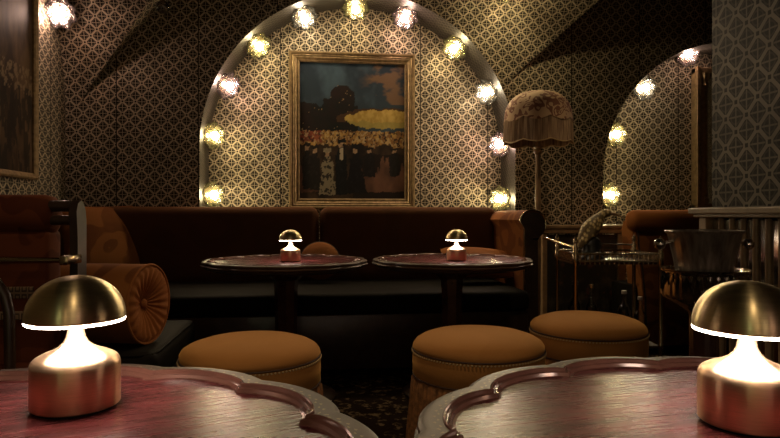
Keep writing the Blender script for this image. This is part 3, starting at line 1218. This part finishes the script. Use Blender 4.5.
R = 0.130
bo = thing('bolster_cushion', 'orange velvet bolster with buttoned end lying on the leather corner seat', 'cushion', (-0.545, 2.06, 0.476 + R * 1.012), radians(-15))
Mx = Matrix.Rotation(radians(90), 4, 'Y')
LB = 0.567
m = MB()
prof = [(0.0, 0.0), (R * 0.5, -0.012), (R * 0.9, -0.004), (R, 0.015), (R * 1.01, 0.2), (R, 0.55), (R * 0.97, 0.565), (R * 0.8, 0.567)]
m.lathe([(r, z - LB) for r, z in prof], 48, (0, 0, 0), M=Mx, cap=False)
m.build('bolster_body', M_rust_floral, bo, smooth=60)
m = MB()
m.lathe([(R * 0.97, -0.004), (R * 0.85, 0.005), (R * 0.5, -0.006), (R * 0.2, -0.022), (0.0, -0.030)], 120, (0, 0, 0), M=Mx, cap=False)
for v in m.bm.verts:
    rr = sqrt(v.co.y ** 2 + v.co.z ** 2) / R
    v.co.x += 0.006 * sin(22 * atan2(v.co.z, v.co.y)) * max(0, min(1, rr * 2)) * max(0, 1.05 - rr)
m.build('pleated_end', M_rust, bo, smooth=70)
m = MB()
m.ball((-0.022, 0, 0), 0.016, (0.6, 1, 1))
m.build('button', M_rust, bo)
m = MB()
m.tube([(-0.002, R * 0.99 * cos(2 * pi * k / 48), R * 0.99 * sin(2 * pi * k / 48)) for k in range(49)], 0.004, 6, cap=False)
m.build('piping', M_rust, bo)

# armchair, facing the close table; its right back post carries a wooden scroll
ZA = 1.72
pc = cam2room((82 - 390) / F * ZA, ZA)
root = thing('armchair', 'rust floral velvet armchair with rolled top and wooden scroll post', 'armchair', (pc.x - 0.36, pc.y, 0), -YAW * 0.6)
wd = 0.36
m = MB()
m.box2((-wd + 0.03, -0.02, 0.42), (wd - 0.075, 0.07, 0.86), 0.02, 3)
m.build('backrest', M_red_floral, root, smooth=50)
m = MB()
prof = [(0.0, -wd + 0.01), (0.052, -wd + 0.012), (0.058, -wd + 0.03), (0.058, wd - 0.10), (0.052, wd - 0.078), (0.036, wd - 0.07), (0.0, wd - 0.068)]
m.lathe(prof, 32, (0, 0.02, 0.900), M=Matrix.Rotation(radians(90), 4, 'Y'))
m.build('back_roll', M_red_floral, root, smooth=60)
for s in (-1, 1):
    m = MB()
    post = [(-0.036, 0.36), (-0.036, 0.85), (-0.040, 0.89), (-0.046, 0.925), (-0.034, 0.947), (-0.010, 0.957), (0.016, 0.950), (0.034, 0.930), (0.042, 0.90), (0.042, 0.36)]
    m.extrude([(a + 0.012, b_) for a, b_ in post], lambda a, b_, d: Vector((d, a * 0.7 + 0.015, b_ - 0.015)), s * wd - (0.022 if s > 0 else 0), s * wd + (0.022 if s < 0 else 0))
    pp = m.build('back_post', M_darkwood, root, smooth=30)
    m = MB()
    m.tube([(s * (wd - 0.075), 0.0, 0.925), (s * (wd - 0.02), 0.0, 0.925)], 0.016, 12)
    m.tube([(s * (wd - 0.075), 0.0, 0.885), (s * (wd - 0.02), 0.0, 0.885)], 0.014, 12)
    m.build('scroll_peg', M_darkwood, pp)
m = MB()
pr_ = [(0.008, -wd + 0.0), (0.0085, 0.06), (0.0125, 0.066), (0.009, 0.072), (0.014, 0.082), (0.009, 0.092), (0.0125, 0.098), (0.0088, 0.104), (0.010, 0.2), (0.0075, wd - 0.02), (0.006, wd - 0.005)]
m.lathe(pr_, 20, (0, -0.075, 0.778), M=Matrix.Rotation(radians(90), 4, 'Y'))
m.build('turned_rail', M_polbrass, root, smooth=50)
for s in (-1, 1):
    m = MB()
    m.box2((s * wd - 0.012, -0.085, 0.765), (s * wd + 0.012, 0.0, 0.79), 0.004)
    m.build('rail_bracket', M_polbrass, root)
m = MB()
m.box2((-wd + 0.02, -0.50, 0.36), (wd - 0.03, -0.03, 0.50), 0.03, 3)
m.build('seat', M_red_floral, root, smooth=50)
# woven band and dark bowed arm
tb = NT('greek_key_braid')
ox = tb.obj((1, 1, 1))
sp = tb.n('ShaderNodeSeparateXYZ')
tb.link(ox, sp.inputs[0])
fu = tb.math('ABSOLUTE', tb.math('SUBTRACT', tb.math('FRACT', tb.math('MULTIPLY', sp.outputs[0], 55.0)), 0.5))
fv = tb.math('ABSOLUTE', tb.math('SUBTRACT', tb.math('FRACT', tb.math('MULTIPLY', sp.outputs[2], 38.0)), 0.5))
mm = tb.math('GREATER_THAN', tb.math('ABSOLUTE', tb.math('SUBTRACT', tb.math('MAXIMUM', fu, fv), 0.3)), 0.08)
tb.principled(Base_Color=tb.mix(mm, (0.05, 0.03, 0.02), (0.24, 0.15, 0.09)), Roughness=0.8)
for zz in (0.685,):
    m = MB()
    m.box2((-wd + 0.03, -0.028, zz - 0.016), (wd - 0.11, -0.018, zz + 0.016), 0.002)
    m.build('woven_braid', tb.m, root)
    m = MB()
    m.box2((-wd + 0.03, -0.030, zz - 0.075), (wd - 0.12, -0.016, zz - 0.052), 0.002)
    m.build('woven_braid', tb.m, root)
for s in (-1, 1):
    m = MB()
    xx = s * (wd + 0.0)
    m.tube([(s * q, -0.16, z) for q, z in ((0.10, 0.778), (0.15, 0.772), (0.195, 0.758), (0.23, 0.73), (0.252, 0.695), (0.262, 0.65), (0.264, 0.55), (0.264, 0.49))], 0.013, 12)
    m.build('arm', M_darkwood, root)
for sx, sy in ((-1, -0.46), (1, -0.46), (-1, 0.03), (1, 0.03)):
    m = MB()
    m.tube([(sx * (wd - 0.04), sy, 0.0), (sx * (wd - 0.035), sy, 0.2), (sx * (wd - 0.03), sy, 0.37)], [0.014, 0.02, 0.024], 12)
    m.build('leg', M_darkwood, root)

# ------------------------------------------------------------------ FLOOR LAMP
tsh = NT('floral_lampshade_fabric')
v = tsh.obj()
wv = tsh.n('ShaderNodeTexVoronoi', feature='SMOOTH_F1')
wv.inputs['Scale'].default_value = 13
nw = tsh.n('ShaderNodeTexNoise')
nw.inputs['Scale'].default_value = 9
tsh.link(v, nw.inputs['Vector'])
ad = tsh.n('ShaderNodeMix', data_type='VECTOR')
ad.inputs[0].default_value = 0.3
tsh.link(v, ad.inputs[4])
tsh.link(nw.outputs[1], ad.inputs[5])
tsh.link(ad.outputs[1], wv.inputs['Vector'])
f_ = tsh.math('GREATER_THAN', tsh.math('SINE', tsh.math('MULTIPLY', wv.outputs[0], 22)), 0.1)
tsh.principled(Base_Color=tsh.mix(f_, (0.52, 0.34, 0.20), (0.20, 0.08, 0.045)), Roughness=0.8)
tfr = NT('silk_fringe')
nz = tfr.noise(1.0, 3, tfr.obj((90, 90, 5)))
tfr.principled(Base_Color=tfr.mix(tfr.ramp(nz, 0.35, 0.65), (0.17, 0.095, 0.055), (0.46, 0.31, 0.18)), Roughness=0.7)

ZS = 3.85
pL = at(538, 210, ZS)
root = thing('floor_lamp', 'tall floor lamp with domed floral shade and long fringe behind the sofa arm', 'lamp', (pL.x, pL.y, 0))
zsh = lambda py: EYE + (HY - py) / F * ZS
m = MB()
m.lathe([(0.0, 0.0), (0.085, 0.0), (0.085, 0.015), (0.05, 0.03), (0.02, 0.05), (0.0, 0.05)], 32)
m.build('base', M_darkwood, root)
m = MB()
zt_ = zsh(140)
m.lathe([(0.015, 0.04), (0.022, 0.10), (0.014, 0.14), (0.018, 0.5), (0.020, 0.9), (0.016, zsh(160)), (0.016, zsh(155)), (0.026, zsh(153)), (0.026, zsh(151)), (0.015, zsh(149)), (0.028, zsh(147)), (0.018, zsh(144)), (0.012, zsh(141)), (0.006, zsh(140)), (0.006, zsh(95)), (0.0, zsh(95))], 24)
m.build('pole', M_palewood, root)
m = MB()
RS = 0.213
zt0, zbot = zsh(92), zsh(117)
prof = [(0.0, zt0), (0.03, zt0 + 0.004), (0.055, zt0 - 0.002)]
for k in range(1, 9):
    a = k / 8 * pi / 2
    prof.append((0.055 + (RS - 0.055) * sin(a) ** 0.9, zt0 - 0.002 - (zt0 - zbot) * (1 - cos(a)) ** 1.0))


def shade_mod(r, th, k):
    return r * (1 - 0.035 * (1 - abs(sin(4 * th))) * (k / 10))


m.lathe(prof, 96, mod=shade_mod)
sh = m.build('lamp_shade', tsh.m, root, smooth=60)
# scalloped lower border of the shade and the fringe
m = MB()


def fr1(u, vv):
    th = 2 * pi * u
    sc = abs(sin(4 * th))
    r = shade_mod(RS, th, 10) * (1.0 + 0.03 * vv)
    z = zbot - vv * (0.018 + 0.026 * sc)
    return Vector((r * cos(th), r * sin(th), z))


m.grid(fr1, 128, 4, None, closed_u=True)
m.build('scalloped_border', tsh.m, sh, smooth=60)
m = MB()


def fr2(u, vv):
    th = 2 * pi * u
    sc = abs(sin(4 * th))
    r = shade_mod(RS, th, 10) * (1.0 + 0.035 * vv) + 0.0018 * sin(150 * th)
    z0 = zbot - 0.012
    z1 = zsh(140) - 0.012 - 0.018 * sc
    return Vector((r * cos(th), r * sin(th), z0 + (z1 - z0) * vv))


m.grid(fr2, 480, 6, None, closed_u=True)
m.build('fringe', tfr.m, sh, smooth=60)
m = MB()
m.tube([(1.037 * shade_mod(RS, 2 * pi * k / 128, 10) * cos(2 * pi * k / 128), 1.037 * shade_mod(RS, 2 * pi * k / 128, 10) * sin(2 * pi * k / 128), zsh(140) - 0.012 - 0.018 * abs(sin(8 * pi * k / 128))) for k in range(129)], 0.004, 6, cap=False)
m.build('braid_edge', M_thread, sh)

# ------------------------------------------------------------------ PAINTED SCREEN / DADO behind the cart
pa, pb = at_y(541, 230, 4.11), at_y(624, 230, 4.11)
zt4 = 0.828
root = thing('painted_screen', 'low dark painted floral panel with pale moulded frame behind the brass cart', 'screen', (pa.x, 4.11, 0))
wS = pb.x - pa.x
tp = NT('faded_painted_panel')
n1 = tp.noise(9, 4, tp.obj())
n2 = tp.noise(16, 4, tp.obj())
cc = tp.mix(tp.math('MULTIPLY', tp.ramp(n1, 0.52, 0.7), 0.8), (0.022, 0.018, 0.012), (0.10, 0.075, 0.045))
cc = tp.mix(tp.math('MULTIPLY', tp.ramp(n2, 0.60, 0.72), 0.7), cc, (0.16, 0.055, 0.03))
tp.principled(Base_Color=cc, Roughness=0.55)
m = MB()
m.box2((0.03, -0.01, 0.06), (wS - 0.03, 0.03, zt4 - 0.07))
m.build('panel', tp.m, root, smooth=0)
m = MB()
m.box2((0, -0.03, 0), (0.035, 0.04, zt4 - 0.06), 0.004)
m.box2((wS - 0.06, -0.03, 0), (wS, 0.04, zt4 - 0.06), 0.004)
m.box2((0, -0.028, 0), (wS, 0.04, 0.08), 0.004)
m.build('frame', M_palewood, root, smooth=20)
m = MB()
m.box2((-0.02, -0.05, zt4 - 0.024), (wS + 0.02, 0.05, zt4), 0.005)
m.box2((-0.01, -0.038, zt4 - 0.06), (wS + 0.01, 0.045, zt4 - 0.024), 0.008)
m.build('cornice', M_palewood, root, smooth=20)

# ------------------------------------------------------------------ BAR CART
pcart = cam2room(1.045, 2.90)
root = thing('bar_cart', 'small brass bar cart with pierced gallery tray behind the stool', 'cart', pcart, -YAW)
hw, hd = 0.195, 0.15
ZTRAY = 0.685
for zz, nm in ((ZTRAY, 'tray'), (0.30, 'shelf')):
    m = MB()
    m.box2((-hw, -hd, zz - 0.012), (hw, hd, zz), 0.003)
    m.build(nm, M_dkgloss if nm == 'tray' else M_darkwood, root, smooth=20)
m = MB()
for k in range(62):
    t = k / 62 * (4 * hw + 4 * hd)
    if t < 2 * hw:
        q = (-hw + t, -hd)
    elif t < 2 * hw + 2 * hd:
        q = (hw, -hd + t - 2 * hw)
    elif t < 4 * hw + 2 * hd:
        q = (hw - (t - 2 * hw - 2 * hd), hd)
    else:
        q = (-hw, hd - (t - 4 * hw - 2 * hd))
    m.tube([(q[0], q[1], ZTRAY - 0.012), (q[0], q[1], ZTRAY + 0.034)], 0.0038, 6)
for zz, rr in ((ZTRAY + 0.036, 0.005), (ZTRAY + 0.002, 0.006)):
    m.tube([(-hw, -hd, zz), (hw, -hd, zz), (hw, hd, zz), (-hw, hd, zz), (-hw, -hd, zz)], rr, 8)
m.build('gallery', M_polbrass, root, smooth=50)
for sx in (-1, 1):
    for sy in (-1, 1):
        m = MB()
        m.lathe([(0.009, 0.035), (0.009, 0.28), (0.013, 0.29), (0.013, 0.31), (0.009, 0.32), (0.009, ZTRAY - 0.02), (0.014, ZTRAY - 0.01), (0.014, ZTRAY + 0.04), (0.009, ZTRAY + 0.05), (0.013, ZTRAY + 0.062), (0.006, ZTRAY + 0.075), (0.012, ZTRAY + 0.09), (0.010, ZTRAY + 0.102), (0.004, ZTRAY + 0.112), (0.0, ZTRAY + 0.122)], 16, (sx * hw, sy * hd, 0))
        po = m.build('post', M_polbrass, root, smooth=50)
        m = MB()
        m.ball((sx * hw, sy * hd, 0.02), 0.02)
        m.build('castor', M_black, po)
m = MB()
zr = ZTRAY + 0.065
m.tube([(-hw, -hd, zr), (-hw - 0.05, -hd + 0.12, zr + 0.02), (-hw - 0.075, hd - 0.06, zr + 0.035), (-hw - 0.06, hd + 0.005, zr + 0.035), (-hw - 0.02, hd + 0.01, zr + 0.015), (-hw, hd, zr)], 0.007, 10)
m.build('handle', M_polbrass, root, smooth=60)
m = MB()
m.tube([(hw, hd, zr), (hw - 0.15, hd + 0.0, zr + 0.0), (hw - 0.16, hd, zr)], 0.004, 8)
m.build('rail', M_polbrass, root)


def cart_pt(x, y, z):
    return pcart + Vector((x * CA + y * SA, -x * SA + y * CA, z))


# bottles on the lower shelf


def bottle(name, label, mat, capmat, x, y, h, r, z=0.30):
    root = thing(name, label, 'bottle', cart_pt(x, y, z), 0, 'bottles on the cart shelf')
    m = MB()
    m.lathe([(0, 0), (r * 0.95, 0), (r, 0.006), (r, h * 0.55), (r * 0.85, h * 0.63), (r * 0.36, h * 0.72), (r * 0.33, h * 0.9), (r * 0.4, h * 0.905), (r * 0.4, h * 0.93), (0, h * 0.93)], 24)
    m.build('body', mat, root, smooth=40)
    m = MB()
    m.lathe([(0, h * 0.931), (r * 0.42, h * 0.931), (r * 0.42, h), (0, h)], 16)
    m.build('cap', capmat, root)
    return root


bottle('bottle', 'dark glass bottle on the cart shelf behind the brass corner post', M_bottle, M_black, -0.15, 0.0, 0.28, 0.034)
bottle('bottle', 'slender clear bottle on the cart shelf, just past the brass corner post', M_clearglass, M_polbrass, -0.055, 0.05, 0.26, 0.026)
bottle('bottle', 'clear bottle with white cap on the cart shelf, nearer the painted screen', M_clearglass, M_white, 0.118, 0.08, 0.225, 0.03)
bottle('bottle', 'clear bottle with white cap on the cart shelf, nearest the champagne bucket', M_clearglass, M_white, 0.165, 0.0, 0.205, 0.03)

# bird ornament on a black plinth
pb_ = cart_pt(-0.055, 0.03, ZTRAY)
root = thing('bird_figure', 'mottled golden long-billed bird figure on black plinth on the bar cart', 'bird figure', pb_, -YAW)
s_ = 2.95 / F
P = lambda px, py, d=0.0: Vector(((px - 606) * s_ , d, (251.5 - py) * s_))
m = MB()
m.lathe([(0.0, 0.0005), (0.056, 0.0005), (0.058, 0.01), (0.048, 0.02), (0.040, 0.04), (0.046, 0.07), (0.036, 0.095), (0.026, 0.108), (0.0, 0.112)], 14, (-0.005, 0.0, 0), mod=lambda r, th, k: r * (1 + 0.10 * sin(3 * th + k * 1.7)))
m.build('plinth', M_black, root, smooth=40)
tbird = NT('mottled_feathers')
vor = tbird.n('ShaderNodeTexVoronoi')
vor.inputs['Scale'].default_value = 70
tbird.link(tbird.obj((1, 1, 0.7)), vor.inputs['Vector'])
tbird.principled(Base_Color=tbird.mix(tbird.ramp(vor.outputs[0], 0.2, 0.55), (0.80, 0.62, 0.28), (0.16, 0.11, 0.05)), Roughness=0.5)
m = MB()
spine = [(591, 240, 0.010), (594, 236, 0.018), (598, 230, 0.030), (602, 224, 0.036), (606, 219, 0.036), (610, 214, 0.029), (613, 210, 0.021), (616, 207, 0.0175), (619, 206, 0.018), (622, 206.5, 0.014), (624, 207.5, 0.007)]
m.tube([P(x, y) for x, y, r in spine], [r * 1.18 for x, y, r in spine], 18, flat=(0.85, 1.0))
m.build('body', tbird.m, root, smooth=80)
m = MB()
m.tube([P(585, 246), P(588, 243), P(592, 238), P(596, 233)], [0.010, 0.012, 0.014, 0.010], 10, flat=(1.0, 0.4))
m.build('tail', M_palewood, root, smooth=60)
for sd in (-1, 1):
    m = MB()
    m.tube([P(590, 241, sd * 0.014), P(596, 233, sd * 0.026), P(602, 225, sd * 0.032), P(608, 217, sd * 0.026)], [0.006, 0.018, 0.022, 0.010], 12, flat=(0.45, 1.0))
    m.build('wing', tbird.m, root, smooth=70)
    m = MB()
    m.tube([P(603, 229, sd * 0.012), P(605, 233, sd * 0.012)], 0.005, 8)
    m.build('leg', M_black, root)
m = MB()
m.tube([P(622.5, 206.6), P(627, 206.6), P(632, 208.2), P(637.5, 211.5)], [0.0085, 0.0065, 0.0045, 0.0015], 10)
m.build('bill', M_palewood, root, smooth=60)

# ------------------------------------------------------------------ MIRRORED DADO on the right wall
root = thing('mirrored_cabinet', 'mirrored panel front with reeded wooden bars and wood top rail', 'cabinet', (1.225, 1.735, 0))
m = MB()
m.box2((-0.022, -1.6, 0.06), (-0.004, -0.03, 0.885))
m.build('mirror_panel', M_mirror, root, smooth=0)
m = MB()
m.box2((-0.055, -1.62, 0.893), (0.0, 0.012, 0.905), 0.003)
m.box2((-0.068, -1.62, 0.903), (0.0, 0.022, 0.922), 0.004)
m.build('top_rail', M_palewood, root, smooth=20)
m = MB()
m.box2((-0.045, -0.035, 0.0), (0.0, 0.0, 0.893), 0.004)
m.build('end_stile', M_palewood, root, smooth=20)
m = MB()
m.box2((-0.04, -1.6, 0.0), (0.0, -0.03, 0.07), 0.004)
m.build('plinth', M_darkwood, root, smooth=20)
for k in range(9):
    m = MB()
    y = -0.078 - 0.047 * k
    m.tube([(-0.025, y, 0.06), (-0.025, y, 0.89)], 0.0085, 10)
    m.build('bar', M_palewood, root, smooth=60)

# ------------------------------------------------------------------ CHAMPAGNE BUCKET ON STAND
ZBK = 1.60
pk = cam2room((704 - 390) / F * ZBK, ZBK)
zk = lambda py: EYE + (HY - py) / F * ZBK
root = thing('bucket_stand', 'silver pedestal stand with fluted dish carrying the champagne bucket', 'stand', (pk.x, pk.y, 0))
m = MB()
flt = lambda n, a: (lambda r, th, k: r * (1 + a * abs(sin(n * th))))
m.lathe([(0.0, zk(283)), (0.066, zk(283)), (0.070, zk(275)), (0.096, zk(274)), (0.108, zk(270.5)), (0.110, zk(268.5)), (0.1065, zk(271.5)), (0.104, zk(274)), (0.1035, zk(294)), (0.098, zk(298)), (0.07, zk(304)), (0.040, zk(312)), (0.034, zk(318))], 144, cap=False,
        mod=lambda r, th, k: r * (1 + (0.03 * abs(sin(16 * th)) if k in (7, 8) else 0)))
m.build('dish', M_chrome, root, smooth=40)
m = MB()
m.lathe([(0.034, zk(317)), (0.035, 0.5), (0.037, 0.3), (0.045, 0.08), (0.05, 0.04)], 48, mod=lambda r, th, k: r * (1 + 0.05 * abs(sin(8 * th))))
m.build('column', M_dkgloss, root, smooth=30)
m = MB()
m.lathe([(0.0, 0.0), (0.13, 0.0), (0.13, 0.012), (0.07, 0.03), (0.045, 0.05), (0.0, 0.05)], 48)
m.build('base', M_chrome, root)
tbk = NT('smoked_silver')
nz = tbk.noise(1.0, 4, tbk.obj((70, 70, 2.5)))
tbk.principled(Base_Color=tbk.mix(tbk.ramp(nz, 0.3, 0.7), (0.24, 0.185, 0.15), (0.62, 0.54, 0.47)), Metallic=0.75, Roughness=0.28)
root = thing('champagne_bucket', 'tapered silver champagne bucket with ball handles beside the mirrored panel', 'bucket', (pk.x, pk.y, 0))
m = MB()
zb0 = zk(283) + 0.0005
m.lathe([(0.0, zb0), (0.062, zb0), (0.065, zb0 + 0.004), (0.074, zk(260)), (0.090, zk(234)), (0.0955, zk(232.2)), (0.097, zk(231)), (0.0955, zk(230)), (0.091, zk(231)), (0.087, zk(236)), (0.066, zk(275)), (0.0, zk(276))], 96, mod=lambda r, th, k: r * (1 + (0.012 * cos(24 * th) if 2 <= k <= 3 else 0)))
m.build('body', tbk.m, root, smooth=40)
for s in (-1, 1):
    m = MB()
    d = cam2room(s, 0.0)
    zc_ = zk(244)
    o0 = d * 0.080
    m.tube([Vector((o0.x, o0.y, zc_ + 0.006)), Vector((d.x * 0.10, d.y * 0.10, zc_ + 0.004)), Vector((d.x * 0.112, d.y * 0.112, zc_))], 0.0045, 8)
    m.ball((d.x * 0.118, d.y * 0.118, zc_), 0.0155)
    m.build('ball_handle', M_chrome, root, smooth=80)

# ------------------------------------------------------------------ LIGHT


def spot(name, loc, target, power, size_deg, blend=0.6, col=(1.0, 0.72, 0.42), r=0.05):
    l = bpy.data.lights.new(name, 'SPOT')
    l.energy = power
    l.spot_size = radians(size_deg)
    l.spot_blend = blend
    l.color = col
    l.shadow_soft_size = r
    o = bpy.data.objects.new(name, l)
    COL.objects.link(o)
    o.location = loc
    o.rotation_euler = (Vector(target) - Vector(loc)).to_track_quat('-Z', 'Y').to_euler()
    return o


spot('downlight_stools', (0.12, 1.5, 2.7), (0.16, 2.0, 0.45), 42, 46, 0.8)
spot('downlight_right', (1.45, 2.3, 2.75), (1.8, 3.9, 0.8), 26, 28, 0.8)
spot('downlight_cart', (1.0, 1.9, 2.7), (1.28, 2.65, 0.6), 24, 40, 0.8)
spot('downlight_left', (-0.35, 0.9, 2.55), (-0.75, 2.0, 0.6), 15, 40, 0.8)
spot('downlight_tables', (0.05, -0.6, 2.55), (0.0, 0.5, 0.68), 14, 70, 0.8)



def strip(name, loc, target, power, sx, sy, col):
    l = bpy.data.lights.new(name, 'AREA')
    l.shape = 'RECTANGLE'
    l.size, l.size_y = sx, sy
    l.energy = power
    l.color = col
    o = bpy.data.objects.new(name, l)
    COL.objects.link(o)
    o.location = loc
    o.rotation_euler = (Vector(target) - Vector(loc)).to_track_quat('-Z', 'Y').to_euler()
    return o


# area strips added behind the camera for the brass and silver to mirror
strip('added_reflection_strip', (-1.1, -1.95, 1.15), (-0.6, 1, 0.9), 1.5, 0.075, 1.9, (0.85, 0.95, 0.5))
strip('added_reflection_strip', (-0.35, -1.95, 1.15), (-0.2, 1, 0.9), 1.5, 0.075, 1.9, (1.0, 0.7, 0.4))
strip('added_reflection_strip', (0.35, -1.95, 1.15), (0.3, 1, 0.9), 1.5, 0.075, 1.9, (1.0, 0.75, 0.5))
strip('added_reflection_strip', (1.0, -1.95, 1.15), (0.7, 1, 0.9), 1.5, 0.075, 1.9, (1.0, 0.6, 0.5))

w = bpy.data.worlds.new('dark_room')
SC.world = w
w.use_nodes = True
w.node_tree.nodes['Background'].inputs[0].default_value = (0.02, 0.013, 0.009, 1)
w.node_tree.nodes['Background'].inputs[1].default_value = 0.2

# ------------------------------------------------------------------ CAMERA / VIEW
cam = bpy.data.cameras.new('camera')
cam.sensor_width = 36
cam.lens = 36 * F / 780
cam.clip_start = 0.02
cam.shift_y = (HY - 219) / 780
co = bpy.data.objects.new('camera', cam)
COL.objects.link(co)
co.location = (0, 0, EYE)
co.rotation_euler = (radians(90), 0, -YAW)
SC.camera = co
vs = SC.view_settings
vs.view_transform = 'Standard'
vs.look = 'None'
vs.gamma = 1.0
vs.use_curve_mapping = False
vs.exposure = 0.0
cy = SC.cycles
cy.use_denoising = True
cy.denoiser = 'OPENIMAGEDENOISE'
cy.denoising_input_passes = 'RGB_ALBEDO_NORMAL'
cy.max_bounces = 7
cy.diffuse_bounces = 3
cy.glossy_bounces = 4
cy.transparent_max_bounces = 16
cy.sample_clamp_indirect = 4.0
cy.sample_clamp_direct = 0.0
cy.caustics_reflective = False
cy.caustics_refractive = False
